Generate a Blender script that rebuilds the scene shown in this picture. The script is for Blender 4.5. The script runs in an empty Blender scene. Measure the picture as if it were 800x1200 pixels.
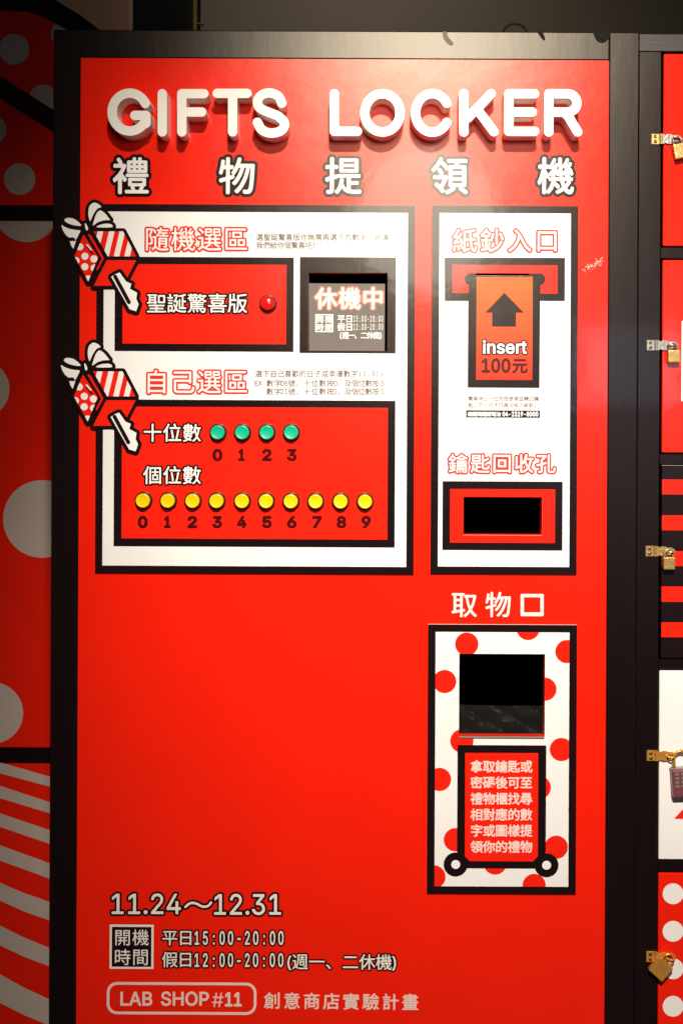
import bpy, bmesh, math, random
import numpy as np
from mathutils import Vector, Matrix
from mathutils.geometry import interpolate_bezier
random.seed(7)
sc = bpy.context.scene
C = sc.collection

# ------------------------------------------------------------------ scale and camera
S = 0.0011                    # metres per photo pixel on the machine's front face
D = 1.60                      # camera distance from the front face
FX, FY = 430.0, 480.0         # where the optical axis meets the face (photo pixels)
ZC = 1.40                     # camera height above the floor
TH = 0.0050                   # camera roll

cam_d = bpy.data.cameras.new('camera')
cam = bpy.data.objects.new('camera', cam_d); C.objects.link(cam)
cam_d.sensor_fit = 'VERTICAL'; cam_d.sensor_height = 36.0; cam_d.sensor_width = 24.0
cam_d.lens = 36.0 * D / (1200 * S)
cam_d.shift_x = (400 - FX) / 1200.0
cam_d.shift_y = (FY - 600) / 1200.0
cam_d.clip_start = 0.05; cam_d.clip_end = 60
cam.matrix_world = Matrix.Translation((0, -D, ZC)) @ Matrix.Rotation(math.pi/2, 4, 'X') @ Matrix.Rotation(TH, 4, 'Z')
sc.camera = cam

# ------------------------------------------------------------------ world, lamps, exposure
w = bpy.data.worlds.new('World'); sc.world = w; w.use_nodes = True
w.node_tree.nodes['Background'].inputs[0].default_value = (1.0, 0.80, 0.62, 1)
w.node_tree.nodes['Background'].inputs[1].default_value = 0.018
sc.view_settings.view_transform = 'Standard'; sc.view_settings.look = 'None'
sc.view_settings.gamma = 1.0; sc.view_settings.exposure = 0.0

def lamp(name, px, py, dist, aim, power, size, cone, blend, col):
    l = bpy.data.lights.new(name, 'SPOT'); l.energy = power; l.shadow_soft_size = size
    l.spot_size = math.radians(cone); l.spot_blend = blend; l.color = col
    o = bpy.data.objects.new(name, l); C.objects.link(o)
    o.location = ((px - FX) * S, -dist, ZC + (FY - py) * S)
    a = Vector(((aim[0] - FX) * S, 0, ZC + (FY - aim[1]) * S))
    o.rotation_euler = (a - o.location).to_track_quat('-Z', 'Y').to_euler()
    return o
WARM = (1.0, 0.89, 0.76)
lamp('ceiling_spotlight', 600, -740, 2.20, (570, 300), 205, 0.035, 36, 1.0, WARM)
lamp('display_spotlight', 575, 10, 1.80, (500, 290), 38, 0.20, 38, 1.0, WARM)
lamp('ceiling_spotlight', 500, -730, 2.20, (730, 880), 420, 0.035, 45, 1.0, WARM)
wl_ = lamp('wall_spotlight', 430, -900, -0.9, (430, 0), 9, 0.05, 120, 1.0, WARM)  # unseen lamp added to brighten the back wall
wl_.rotation_euler = (math.radians(35), 0, 0)
# the lit shop sign across the aisle that shows as a pale patch in the glossy red
sg = bpy.data.lights.new('shop_sign_light', 'AREA'); sg.shape = 'RECTANGLE'
sg.size = 0.42; sg.size_y = 0.32; sg.energy = 4.6; sg.color = (0.80, 0.82, 1.0)
so = bpy.data.objects.new('shop_sign_light', sg); C.objects.link(so)
so.location = ((735 - FX) * S * 3.2, -3.5, ZC + (FY - 427) * S * 3.2)
so.rotation_euler = (math.pi/2, 0, 0)

# ------------------------------------------------------------------ coordinates
def lev(px, py):              # take the camera roll out of a photo position
    x, y = px - FX, py - FY
    return FX + x + y * TH, FY + y - x * TH
def pos(px, py, d=0.0):       # levelled pixel on the plane d metres in front of the face -> world
    k = (D - d) / D
    return Vector(((px - FX) * S * k, -d, ZC + (FY - py) * S * k))
def toface(px, py, d):        # pixel seen on plane d -> the face pixel with the same world x, z
    k = (D - d) / D
    return FX + (px - FX) * k, FY + (py - FY) * k

# ------------------------------------------------------------------ materials
def mat(name, col, rough=0.45, metal=0.0, spec=0.5, coat=0.0, coat_rough=0.1, bump=0.0, bscale=40.0,
        var=0.06, vscale=9.0, rvar=0.06, emit=None, lobe=None, stretch=(1, 1, 1)):
    m = bpy.data.materials.new(name); m.use_nodes = True
    nt = m.node_tree; b = nt.nodes['Principled BSDF']
    tc = nt.nodes.new('ShaderNodeTexCoord'); mp = nt.nodes.new('ShaderNodeMapping')
    mp.inputs['Scale'].default_value = stretch
    nt.links.new(tc.outputs['Object'], mp.inputs[0])
    n = nt.nodes.new('ShaderNodeTexNoise'); n.inputs['Scale'].default_value = vscale
    n.inputs['Detail'].default_value = 4
    nt.links.new(mp.outputs[0], n.inputs['Vector'])
    mx = nt.nodes.new('ShaderNodeMix'); mx.data_type = 'RGBA'
    c = np.array(col)
    mx.inputs[6].default_value = (*np.clip(c * (1 - var), 0, 1), 1)
    mx.inputs[7].default_value = (*np.clip(c * (1 + var), 0, 1), 1)
    nt.links.new(n.outputs['Fac'], mx.inputs[0]); nt.links.new(mx.outputs[2], b.inputs['Base Color'])
    mr = nt.nodes.new('ShaderNodeMapRange')
    mr.inputs['To Min'].default_value = max(0.02, rough - rvar); mr.inputs['To Max'].default_value = rough + rvar
    n2 = nt.nodes.new('ShaderNodeTexNoise'); n2.inputs['Scale'].default_value = vscale * 4; n2.inputs['Detail'].default_value = 6
    nt.links.new(mp.outputs[0], n2.inputs['Vector'])
    nt.links.new(n2.outputs['Fac'], mr.inputs['Value']); nt.links.new(mr.outputs[0], b.inputs['Roughness'])
    b.inputs['Metallic'].default_value = metal; b.inputs['Specular IOR Level'].default_value = spec
    b.inputs['Coat Weight'].default_value = coat; b.inputs['Coat Roughness'].default_value = coat_rough
    if bump:
        n3 = nt.nodes.new('ShaderNodeTexNoise'); n3.inputs['Scale'].default_value = bscale; n3.inputs['Detail'].default_value = 3
        nt.links.new(mp.outputs[0], n3.inputs['Vector'])
        bp = nt.nodes.new('ShaderNodeBump'); bp.inputs['Strength'].default_value = bump; bp.inputs['Distance'].default_value = 0.002
        nt.links.new(n3.outputs['Fac'], bp.inputs['Height']); nt.links.new(bp.outputs[0], b.inputs['Normal'])
        if coat: nt.links.new(bp.outputs[0], b.inputs['Coat Normal'])
    if lobe:                                             # satin film: soft lobe with short tails
        b.inputs['Specular IOR Level'].default_value = 0.0
        g = nt.nodes.new('ShaderNodeBsdfAnisotropic'); g.distribution = 'BECKMANN'; g.inputs['Roughness'].default_value = lobe[0]
        g.inputs['Color'].default_value = (1, 0.93, 0.78, 1)
        mxs = nt.nodes.new('ShaderNodeMixShader'); mxs.inputs[0].default_value = lobe[1]
        out = nt.nodes['Material Output']
        if bump: nt.links.new(bp.outputs[0], g.inputs['Normal'])
        nt.links.new(b.outputs[0], mxs.inputs[1]); nt.links.new(g.outputs[0], mxs.inputs[2]); nt.links.new(mxs.outputs[0], out.inputs[0])
    if emit:
        b.inputs['Emission Color'].default_value = (*emit[0], 1); b.inputs['Emission Strength'].default_value = emit[1]
    return m
LAM = dict(rough=0.5, lobe=(0.30, 0.025), coat=0.2, coat_rough=0.085, rvar=0.08, bump=0.14, bscale=26, var=0.07)
M = {
 'red': mat('red_vinyl', (0.80, 0.014, 0.004), **LAM),
 'redp': mat('red_print', (0.80, 0.016, 0.006), **LAM),
 'reddeep': mat('outline_red', (0.66, 0.035, 0.022), **LAM),
 'white': mat('white_laminate', (0.80, 0.785, 0.77), **LAM),
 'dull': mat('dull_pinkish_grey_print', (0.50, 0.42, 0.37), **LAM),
 'cream': mat('cream_print', (0.80, 0.74, 0.68), **LAM),
 'pink': mat('pale_pink_print', (0.80, 0.60, 0.54), **LAM),
 'black': mat('black_print', (0.010, 0.005, 0.006), **LAM),
 'maroon': mat('maroon_print', (0.055, 0.004, 0.005), **LAM),
 'ink': mat('near_black_ink', (0.014, 0.004, 0.005), **LAM),
 'fine': mat('grey_brown_print', (0.10, 0.07, 0.065), **LAM),
 'frame': mat('black_foil_board', (0.008, 0.004, 0.005), rough=0.5, lobe=(0.325, 0.030), coat=0.05, coat_rough=0.06, rvar=0.03, bump=0.05, bscale=60, var=0.15, stretch=(1, 1, 0.3)),
 'lframe': mat('black_wood_grain_board', (0.016, 0.012, 0.009), rough=0.48, bump=0.45, bscale=90, var=0.3, stretch=(0.06, 1, 1)),
 'letter': mat('white_acrylic_letter', (0.82, 0.78, 0.72), rough=0.30, spec=0.5, var=0.02, bump=0.03),
 'dark': mat('dark_interior', (0.002, 0.0015, 0.0015), rough=0.9, spec=0.0),
 'paper': mat('faded_black_paper', (0.075, 0.066, 0.054), rough=0.50, spec=0.6, bump=0.15, bscale=14, var=0.12),  # black paper, its hot reflection mixed into a greyer base colour
 'paperink': mat('white_paper_ink', (0.86, 0.82, 0.76), rough=0.5),
 'orangeink': mat('orange_paper_ink', (0.80, 0.17, 0.05), rough=0.5),
 'plastic': mat('black_button_bezel', (0.02, 0.010, 0.010), rough=0.30, spec=0.5),
 'yellow': mat('yellow_button_plastic', (0.78, 0.56, 0.0), rough=0.28, coat=0.4, bump=0.05),
 'green': mat('green_button_plastic', (0.0, 0.42, 0.22), rough=0.28, coat=0.4, bump=0.05),
 'redbtn': mat('red_button_plastic', (0.75, 0.01, 0.008), rough=0.15, coat=0.6),
 'brass': mat('brass_metal', (0.50, 0.33, 0.11), rough=0.30, metal=0.6, bump=0.25, bscale=300, var=0.2),
 'gold': mat('gold_metal', (0.78, 0.38, 0.07), rough=0.27, metal=0.6, bump=0.25, bscale=300, var=0.2),
 'steel': mat('zinc_plated_steel', (0.34, 0.32, 0.29), rough=0.30, metal=0.6, bump=0.25, bscale=300, var=0.2),
 'screw': mat('dark_screw_head', (0.12, 0.09, 0.05), rough=0.4, metal=1.0),
 'lockred': mat('wine_red_lock_metal', (0.30, 0.09, 0.11), rough=0.30, metal=0.5),
 'wall': mat('olive_wall_paint', (0.25, 0.21, 0.15), rough=0.7, bump=0.2, var=0.06, vscale=3),
 'brownwall': mat('brown_wall_board', (0.42, 0.24, 0.15), rough=0.6, bump=0.2),
 'floor': mat('dark_floor_tile', (0.10, 0.085, 0.07), rough=0.35, bump=0.1),
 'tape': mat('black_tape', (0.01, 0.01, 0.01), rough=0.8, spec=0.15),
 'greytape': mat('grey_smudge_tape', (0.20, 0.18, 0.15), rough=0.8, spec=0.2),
 'scuff': mat('white_scuffed_vinyl', (0.75, 0.45, 0.40), rough=0.6),
}
def bill_gradient():
    m = mat('orange_to_red_print', (0.8, 0.1, 0.02), **LAM); nt = m.node_tree
    tc = nt.nodes.new('ShaderNodeTexCoord'); sp = nt.nodes.new('ShaderNodeSeparateXYZ')
    nt.links.new(tc.outputs['Generated'], sp.inputs[0])
    r = nt.nodes.new('ShaderNodeValToRGB'); e = r.color_ramp.elements
    e[0].position = 0.0; e[0].color = (0.74, 0.03, 0.012, 1); e[1].position = 1.0; e[1].color = (0.80, 0.115, 0.02, 1)
    nt.links.new(sp.outputs['Z'], r.inputs[0])
    nt.links.new(r.outputs[0], nt.nodes['Principled BSDF'].inputs['Base Color'])
    return m
M['bill'] = bill_gradient()
def film():
    m = bpy.data.materials.new('clear_plastic_film'); m.use_nodes = True; nt = m.node_tree
    b = nt.nodes['Principled BSDF']
    b.inputs['Base Color'].default_value = (0.10, 0.09, 0.08, 1); b.inputs['Roughness'].default_value = 0.16
    b.inputs['Alpha'].default_value = 0.09; b.inputs['Specular IOR Level'].default_value = 1.0
    n = nt.nodes.new('ShaderNodeTexNoise'); n.inputs['Scale'].default_value = 18; n.inputs['Detail'].default_value = 2
    tc = nt.nodes.new('ShaderNodeTexCoord'); nt.links.new(tc.outputs['Object'], n.inputs['Vector'])
    bp = nt.nodes.new('ShaderNodeBump'); bp.inputs['Strength'].default_value = 0.45; bp.inputs['Distance'].default_value = 0.01
    nt.links.new(n.outputs['Fac'], bp.inputs['Height']); nt.links.new(bp.outputs[0], b.inputs['Normal'])
    return m
M['film'] = film()

# ------------------------------------------------------------------ object helpers
ORG = {}
def thing(name, label, cat, loc, group=None):
    o = bpy.data.objects.new(name, None); C.objects.link(o); o.location = loc; o.empty_display_size = 0.05
    o['label'] = label; o['category'] = cat
    if group: o['group'] = group
    ORG[o.name] = Vector(loc); return o
def link(name, vs, fs, mats, parent=None, mi=None, smooth=False, label=None, kind=None):
    vs = [Vector(v) for v in vs]
    lo = Vector([min(v[i] for v in vs) for i in range(3)]); hi = Vector([max(v[i] for v in vs) for i in range(3)])
    c = (lo + hi) / 2
    me = bpy.data.meshes.new(name); me.from_pydata([v - c for v in vs], [], fs)
    for m in (mats if isinstance(mats, (list, tuple)) else [mats]): me.materials.append(m)
    if mi: me.polygons.foreach_set('material_index', mi)
    if smooth: me.polygons.foreach_set('use_smooth', [True] * len(me.polygons))
    me.update()
    o = bpy.data.objects.new(name, me); C.objects.link(o)
    if parent: o.parent = parent; o.location = c - ORG[parent.name]
    else: o.location = c
    ORG[o.name] = c
    if label: o['label'] = label
    if kind: o['kind'] = kind
    return o

class MB:                     # collects several shapes into one mesh
    def __init__(s): s.v, s.f, s.m, s.sm = [], [], [], []
    def add(s, vs, fs, mi=0):
        n = len(s.v); s.v += [Vector(v) for v in vs]; s.f += [[i + n for i in f] for f in fs]; s.m += [mi] * len(fs); return s
    def bm(s, b, mi=0, mtx=None):
        if mtx: bmesh.ops.transform(b, matrix=mtx, verts=b.verts)
        b.verts.index_update()
        s.add([v.co.copy() for v in b.verts], [[v.index for v in f.verts] for f in b.faces], mi); b.free(); return s
    def box(s, lo, hi, bev=0.0, mi=0, mtx=None, seg=1):
        b = bmesh.new(); bmesh.ops.create_cube(b, size=1)
        lo, hi = Vector(lo), Vector(hi)
        for v in b.verts: v.co = Vector([(lo[i] + hi[i]) / 2 + v.co[i] * (hi[i] - lo[i]) for i in range(3)])
        if bev: bmesh.ops.bevel(b, geom=b.edges[:], offset=bev, segments=seg, affect='EDGES', profile=0.6)
        return s.bm(b, mi, mtx)
    def tube(s, pts, r, n=10, mi=0, closed=False):
        pts = [Vector(p) for p in pts]; vs = []; N = len(pts); up = Vector((0, 1, 0))
        for i, p in enumerate(pts):
            a = pts[(i - 1) % N] if (closed or i) else p; c = pts[(i + 1) % N] if (closed or i < N - 1) else p
            t = (c - a).normalized(); u = t.cross(up)
            if u.length < 1e-3: u = t.cross(Vector((1, 0, 0)))
            u.normalize(); v2 = t.cross(u)
            vs += [p + (u * math.cos(2 * math.pi * k / n) + v2 * math.sin(2 * math.pi * k / n)) * r for k in range(n)]
        fs = []
        for i in range(N if closed else N - 1):
            j = (i + 1) % N
            fs += [[i * n + k, i * n + (k + 1) % n, j * n + (k + 1) % n, j * n + k] for k in range(n)]
        if not closed: fs += [list(range(n))[::-1], [(N - 1) * n + k for k in range(n)]]
        return s.add(vs, fs, mi)
    def lathe(s, prof, c, n=40, mi=0):   # profile [(radius, distance in front)], axis towards -y
        vs, fs = [], []
        for r, d in prof: vs += [(c[0] + r * math.cos(2 * math.pi * k / n), c[1] - d, c[2] + r * math.sin(2 * math.pi * k / n)) for k in range(n)]
        for i in range(len(prof) - 1): fs += [[i * n + k, i * n + (k + 1) % n, (i + 1) * n + (k + 1) % n, (i + 1) * n + k] for k in range(n)]
        fs.append([(len(prof) - 1) * n + k for k in range(n)])
        return s.add(vs, fs, mi)
    def build(s, name, mats, parent=None, **k): return link(name, s.v, s.f, mats, parent, mi=s.m, **k)

# ------------------------------------------------------------------ 2D shapes (photo pixels, y down)
def rect(x0, y0, x1, y1):
    cx, cy = lev((x0 + x1) / 2, (y0 + y1) / 2); a, b = (x1 - x0) / 2, (y1 - y0) / 2
    return np.array([(cx - a, cy - b), (cx + a, cy - b), (cx + a, cy + b), (cx - a, cy + b)])
def circ(x, y, r, n=40, ry=None):
    x, y = lev(x, y); ry = ry or r
    return np.array([(x + r * math.cos(2 * math.pi * k / n), y + ry * math.sin(2 * math.pi * k / n)) for k in range(n)])
def rrect(x0, y0, x1, y1, r, n=6):
    cx, cy = lev((x0 + x1) / 2, (y0 + y1) / 2); a, b = (x1 - x0) / 2, (y1 - y0) / 2; out = []
    for sx, sy, t0 in ((1, 1, 0), (-1, 1, 90), (-1, -1, 180), (1, -1, 270)):
        for k in range(n + 1):
            t = math.radians(t0 + 90 * k / n)
            out.append((cx + sx * (a - r) + r * math.cos(t), cy + sy * (b - r) + r * math.sin(t)))
    return np.array(out)
def smooth(pts, n=6, closed=True):
    P = [np.array(p, float) for p in pts]; N = len(P); out = []
    for i in range(N if closed else N - 1):
        g = (lambda k: P[k % N]) if closed else (lambda k: P[min(max(k, 0), N - 1)])
        a, b, c, d = g(i - 1), g(i), g(i + 1), g(i + 2)
        for k in range(n):
            t = k / n
            out.append(0.5 * ((2 * b) + (c - a) * t + (2 * a - 5 * b + 4 * c - d) * t * t + (3 * b - a - 3 * c + d) * t ** 3))
    if not closed: out.append(P[-1])
    return np.array(out)

def inside_mask(polys, x0, y0, nx, ny, res):
    W = np.zeros((ny, nx + 1), np.int32); ys = y0 + np.arange(ny) * res
    for p in polys:
        q = np.roll(p, -1, axis=0)
        for (ax, ay), (bx, by) in zip(p, q):
            if ay == by: continue
            s = 1
            if ay > by: ax, ay, bx, by, s = bx, by, ax, ay, -1
            r0 = int(math.ceil((ay - y0) / res)); r1 = int(math.ceil((by - y0) / res))
            r0, r1 = max(r0, 0), min(r1, ny)
            if r1 <= r0: continue
            rr = np.arange(r0, r1); xi = ax + (ys[rr] - ay) / (by - ay) * (bx - ax)
            cc = np.clip(np.ceil((xi - x0) / res).astype(int), 0, nx)
            np.add.at(W, (rr, cc), s)
    return np.cumsum(W, axis=1)[:, :nx] != 0
class Field:
    def __init__(s, bounds, res):
        x0, y0, x1, y1 = bounds; s.x0, s.y0, s.res = x0, y0, res
        s.nx = int((x1 - x0) / res) + 2; s.ny = int((y1 - y0) / res) + 2
    def seg(s, segs, R):
        Dm = np.full((s.ny, s.nx), R, np.float64)
        for ax, ay, bx, by in segs:
            i0 = max(int((min(ax, bx) - R - s.x0) / s.res), 0); i1 = min(int((max(ax, bx) + R - s.x0) / s.res) + 2, s.nx)
            j0 = max(int((min(ay, by) - R - s.y0) / s.res), 0); j1 = min(int((max(ay, by) + R - s.y0) / s.res) + 2, s.ny)
            if i1 <= i0 or j1 <= j0: continue
            X = s.x0 + np.arange(i0, i1) * s.res; Y = (s.y0 + np.arange(j0, j1) * s.res)[:, None]
            dx, dy = bx - ax, by - ay; L = dx * dx + dy * dy or 1e-12
            t = np.clip(((X - ax) * dx + (Y - ay) * dy) / L, 0, 1)
            d = np.hypot(X - ax - t * dx, Y - ay - t * dy)
            v = Dm[j0:j1, i0:i1]; np.minimum(v, d, out=v)
        return Dm
    def sdf(s, polys, R):
        segs = [(*a, *b) for p in polys for a, b in zip(p, np.roll(p, -1, axis=0))]
        Dm = s.seg(segs, R)
        return np.where(inside_mask(polys, s.x0, s.y0, s.nx, s.ny, s.res), -Dm, Dm)
    def stroke(s, lines, R):
        return s.seg([(*a, *b) for l in lines for a, b in zip(l[:-1], l[1:])], R)
    def loops(s, f, level, tol=0.04):
        f = f - level; f = np.where(np.abs(f) < 1e-9, 1e-9, f)
        I = f < 0; a, b, c, d = I[:-1, :-1], I[:-1, 1:], I[1:, 1:], I[1:, :-1]
        case = a * 1 + b * 2 + c * 4 + d * 8
        js, is_ = np.nonzero((case != 0) & (case != 15)); nxt = {}
        T = {1: [(3, 0)], 2: [(0, 1)], 3: [(3, 1)], 4: [(1, 2)], 5: [(3, 0), (1, 2)], 6: [(0, 2)], 7: [(3, 2)], 8: [(2, 3)],
             9: [(2, 0)], 10: [(0, 1), (2, 3)], 11: [(2, 1)], 12: [(1, 3)], 13: [(1, 0)], 14: [(0, 3)]}
        def key(j, i, e): return ((j, i, 0), (j, i + 1, 1), (j + 1, i, 0), (j, i, 1))[e]
        for j, i in zip(js.tolist(), is_.tolist()):
            for e0, e1 in T[int(case[j, i])]: nxt[key(j, i, e0)] = key(j, i, e1)
        out = []
        def P(k):
            j, i, v = k
            if v == 0: u = f[j, i] / (f[j, i] - f[j, i + 1]); return (s.x0 + (i + u) * s.res, s.y0 + j * s.res)
            u = f[j, i] / (f[j, i] - f[j + 1, i]); return (s.x0 + i * s.res, s.y0 + (j + u) * s.res)
        while nxt:
            k0, k = nxt.popitem(); pts = [P(k0)]
            while k != k0 and k in nxt: pts.append(P(k)); k = nxt.pop(k)
            if len(pts) > 5:
                p = simplify(np.array(pts), tol)
                if len(p) > 2: out.append(p)
        return out
def simplify(p, tol):
    n = len(p); keep = np.zeros(n, bool); h = int(np.argmax(np.hypot(*(p - p[0]).T)))
    keep[0] = keep[h] = True; st = [(0, h), (h, n)]
    while st:
        a, b = st.pop()
        if b - a < 2: continue
        A, B = p[a], p[b % n]; q = p[a + 1:b]; dx, dy = B - A; L = math.hypot(dx, dy) or 1e-9
        d = np.abs((q[:, 0] - A[0]) * dy - (q[:, 1] - A[1]) * dx) / L; k = int(np.argmax(d))
        if d[k] > tol: keep[a + 1 + k] = True; st += [(a, a + 1 + k), (a + 1 + k, b)]
    return p[keep]

def fill(loops, thick=0.0, bevel=0.0):
    """triangulated 2D area (holes by nesting) -> verts (x, y, z), faces; thick in the same units"""
    cu = bpy.data.curves.new('t', 'CURVE'); cu.dimensions = '2D'; cu.fill_mode = 'BOTH'
    cu.extrude = max(thick / 2 - bevel, 0); cu.bevel_depth = bevel; cu.bevel_resolution = 1; cu.offset = -bevel
    for l in loops:
        sp = cu.splines.new('POLY'); sp.points.add(len(l) - 1)
        sp.points.foreach_set('co', np.column_stack([l[:, 0], -l[:, 1], np.zeros(len(l)), np.ones(len(l))]).ravel())
        sp.use_cyclic_u = True
    o = bpy.data.objects.new('t', cu); C.objects.link(o)
    dg = bpy.context.evaluated_depsgraph_get(); e = o.evaluated_get(dg); me = e.to_mesh()
    vs = [tuple(v.co) for v in me.vertices]; fs = [list(p.vertices) for p in me.polygons]
    e.to_mesh_clear(); bpy.data.objects.remove(o); bpy.data.curves.remove(cu)
    return vs, fs
def face_print(mb, loops, d, mi=0):   # flat print d metres in front of the face
    if not loops: return
    groups = [l for l in loops if isinstance(l, list)]   # characters, filled one by one as their outlines may touch
    if groups:
        rest = [l for l in loops if not isinstance(l, list)]
        if rest: face_print(mb, rest, d, mi)
        for i, g in enumerate(groups): face_print(mb, g, d + (i % 2) * 1.2e-5, mi)
        return
    vs, fs = fill(loops)
    V = [Vector(((x - FX) * S, -d, ZC + (FY + y) * S)) for x, y, z in vs]
    F = []
    for f in fs:
        a, b, c = V[f[0]], V[f[1]], V[f[2]]
        F.append(f if (b - a).cross(c - a).y < 0 else f[::-1])
    mb.add(V, F, mi)
def face_plate(mb, loops, d0, d1, mi=0, bevel=0.0):   # solid from d0 to d1 in front of the face
    vs, fs = fill(loops, (d1 - d0) / S, bevel); mid = (d0 + d1) / 2
    mb.add([Vector(((x - FX) * S, -mid - z * S, ZC + (FY + y) * S)) for x, y, z in vs], fs, mi)
def plate(name, loops, d0, d1, m, parent, bevel=0.0, **k):
    mb = MB(); face_plate(mb, loops, d0, d1, 0, bevel)
    return mb.build(name, m, parent, **k)
def printed(name, layers, parent, d, **k):            # layers: [(loops, material)], each 0.2 mm above the last
    mb = MB(); ms = []
    for i, (lp, m) in enumerate(layers):
        if m not in ms: ms.append(m)
        face_print(mb, lp, d + 0.0002 * i, ms.index(m))
    return mb.build(name, ms, parent, **k)

# ------------------------------------------------------------------ lettering
_gc = {}
import os
def _sans():
    try: return bpy.data.fonts.load(os.path.join(bpy.utils.system_resource('DATAFILES'), 'fonts', 'Inter.woff2'))
    except Exception: return None
SANS = _sans()                                       # Blender's own interface typeface, for Latin letters and digits
def glyph(ch):
    """outline loops of one character, em = 1, y down, baseline 0; and its advance"""
    if ch in _gc: return _gc[ch]
    cu = bpy.data.curves.new('t', 'FONT'); cu.body = ch
    if SANS and ord(ch) < 0x2E80: cu.font = SANS
    o = bpy.data.objects.new('t', cu); C.objects.link(o)
    dg = bpy.context.evaluated_depsgraph_get(); k = o.evaluated_get(dg).to_curve(dg); out = []
    for s in k.splines:
        bp = s.bezier_points; n = len(bp); pts = []
        for i in range(n):
            a, b = bp[i], bp[(i + 1) % n]
            if a.handle_right_type == 'VECTOR' and b.handle_left_type == 'VECTOR': seg = [a.co, b.co]
            else:
                seg = interpolate_bezier(a.co, a.handle_right, b.handle_left, b.co, 7)
                m = (seg[0] + seg[-1]) / 2
                if max((q - seg[0]).cross(seg[-1] - seg[0]).length for q in seg) < 1e-5: seg = [a.co, b.co]
            pts += [(q.x, -q.y) for q in seg[:-1]]
        out.append(np.array(pts))
    bpy.data.objects.remove(o); bpy.data.curves.remove(cu)
    _gc[ch] = out; return out
_dc = {}
def styled(ch, em, sx, widths, rnd):
    """loops of a glyph scaled to em pixels, dilated by each width (rounded), origin at baseline left"""
    key = (ch, em, sx, tuple(widths), rnd)
    if key in _dc: return _dc[key]
    g = [p * np.array([em * sx, em]) for p in glyph(ch)]
    if not g: _dc[key] = [[] for _ in widths]; return _dc[key]
    R = max(max(widths), rnd) + 1.0; res = max(0.10, em / 150)
    al = np.vstack(g); b = (al[:, 0].min() - R, al[:, 1].min() - R, al[:, 0].max() + R, al[:, 1].max() + R)
    F = Field(b, res); f = F.sdf(g, R + 0.5); base = 0
    if rnd > 0:
        g2 = F.loops(f, -rnd, 0.01)
        if g2: f = F.sdf(g2, R + rnd + 0.5); base = rnd
    _dc[key] = [F.loops(f, wd + base) for wd in widths]
    return _dc[key]
def cjk(chars, cx0, cx1, cy0, em, widths, cy1=None, sx=1.0, rnd=0.016):
    """characters evenly spaced with cell centres from cx0 to cx1; one loop list per width"""
    out = [[] for _ in widths]; n = len(chars); cy1 = cy0 if cy1 is None else cy1
    for i, ch in enumerate(chars):
        if ch == ' ': continue
        t = i / (n - 1) if n > 1 else 0
        cx, cy = lev(cx0 + (cx1 - cx0) * t, cy0 + (cy1 - cy0) * t)
        for k, lp in enumerate(styled(ch, em, sx, widths, rnd * em)):
            out[k].append([p + np.array([cx - 0.5 * em * sx, cy + 0.38 * em]) for p in lp])
    return out
def raw(chars, cx0, cx1, cy, em, sx=1.0):              # small print, untouched glyph outlines
    out = []; n = len(chars)
    for i, ch in enumerate(chars):
        t = i / (n - 1) if n > 1 else 0; x, y = lev(cx0 + (cx1 - cx0) * t, cy)
        g = glyph(ch)
        if not g: continue
        e_ = em if ord(ch) > 0x2E80 else em * 1.4
        w_ = 1.0 if ord(ch) > 0x2E80 else (np.vstack(g)[:, 0].min() + np.vstack(g)[:, 0].max())
        out.append([p + np.array([x - w_ / 2 * e_ * sx, y + 0.38 * em]) for p in styled(ch, e_, sx, [0.09], 0.0)[0]])
    return out
ADV = {}
def advance(ch):
    if ch in ADV: return ADV[ch]
    def wid(s):
        cu = bpy.data.curves.new('t', 'FONT'); cu.body = s; cu.font = SANS or cu.font; o = bpy.data.objects.new('t', cu); C.objects.link(o)
        dg = bpy.context.evaluated_depsgraph_get(); k = o.evaluated_get(dg).to_curve(dg)
        x = max(max(b.co.x for b in sp.bezier_points) for sp in k.splines)
        bpy.data.objects.remove(o); bpy.data.curves.remove(cu); return x
    ADV[ch] = wid(ch + 'I') - wid('I'); return ADV[ch]
def latin(text, x0, x1, ytop, ybot, widths, rnd=0.0, pitch=None, slope=0.0, space=0.0):
    """text fitted so that its ink spans x0..x1 and capitals/digits span ytop..ybot"""
    xs, x = [], 0.0
    for i, ch in enumerate(text):
        xs.append(i * pitch if pitch else x); x += (0.3 if ch == ' ' else advance(ch)) + space
    H = -np.vstack(glyph('H'))[:, 1].min(); em = (ybot - ytop) / H
    g0 = np.vstack(glyph(text[0])) ; g1 = np.vstack(glyph(text[-1]))
    def off(i):
        if not pitch: return 0.0
        g = glyph(text[i])
        return -(np.vstack(g)[:, 0].min() + np.vstack(g)[:, 0].max()) / 2
    a = xs[0] + off(0) + g0[:, 0].min(); b = xs[-1] + off(len(text) - 1) + g1[:, 0].max()
    sx = (x1 - x0) / ((b - a) * em); out = [[] for _ in widths]
    for i, ch in enumerate(text):
        if ch == ' ': continue
        X = x0 + (xs[i] + off(i) - a) * em * sx
        px, py = lev(X, ybot + slope * (X - x0))
        for k, lp in enumerate(styled(ch, em, sx, widths, rnd)): out[k].append([p + np.array([px, py]) for p in lp])
    return out
def merge(*ls): return [sum((l[k] for l in ls), []) for k in range(len(ls[0]))]

# ================================================================== SETTING
def flat_box(name, lo, hi, m, parent=None, bev=0.0, **k):
    return MB().box(lo, hi, bev).build(name, m, parent, **k)
flat_box('floor', (-4, -5, -0.05), (4, 3, 0.0), M['floor'], kind='structure')
def back(px, py, depth): return pos(px, py, -depth)
a = back(-900, -700, 1.6); b = back(1500, 900, 1.6)
flat_box('back_wall', (a.x, 1.6, 0.0), (b.x, 1.68, a.z), M['wall'], kind='structure')
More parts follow.
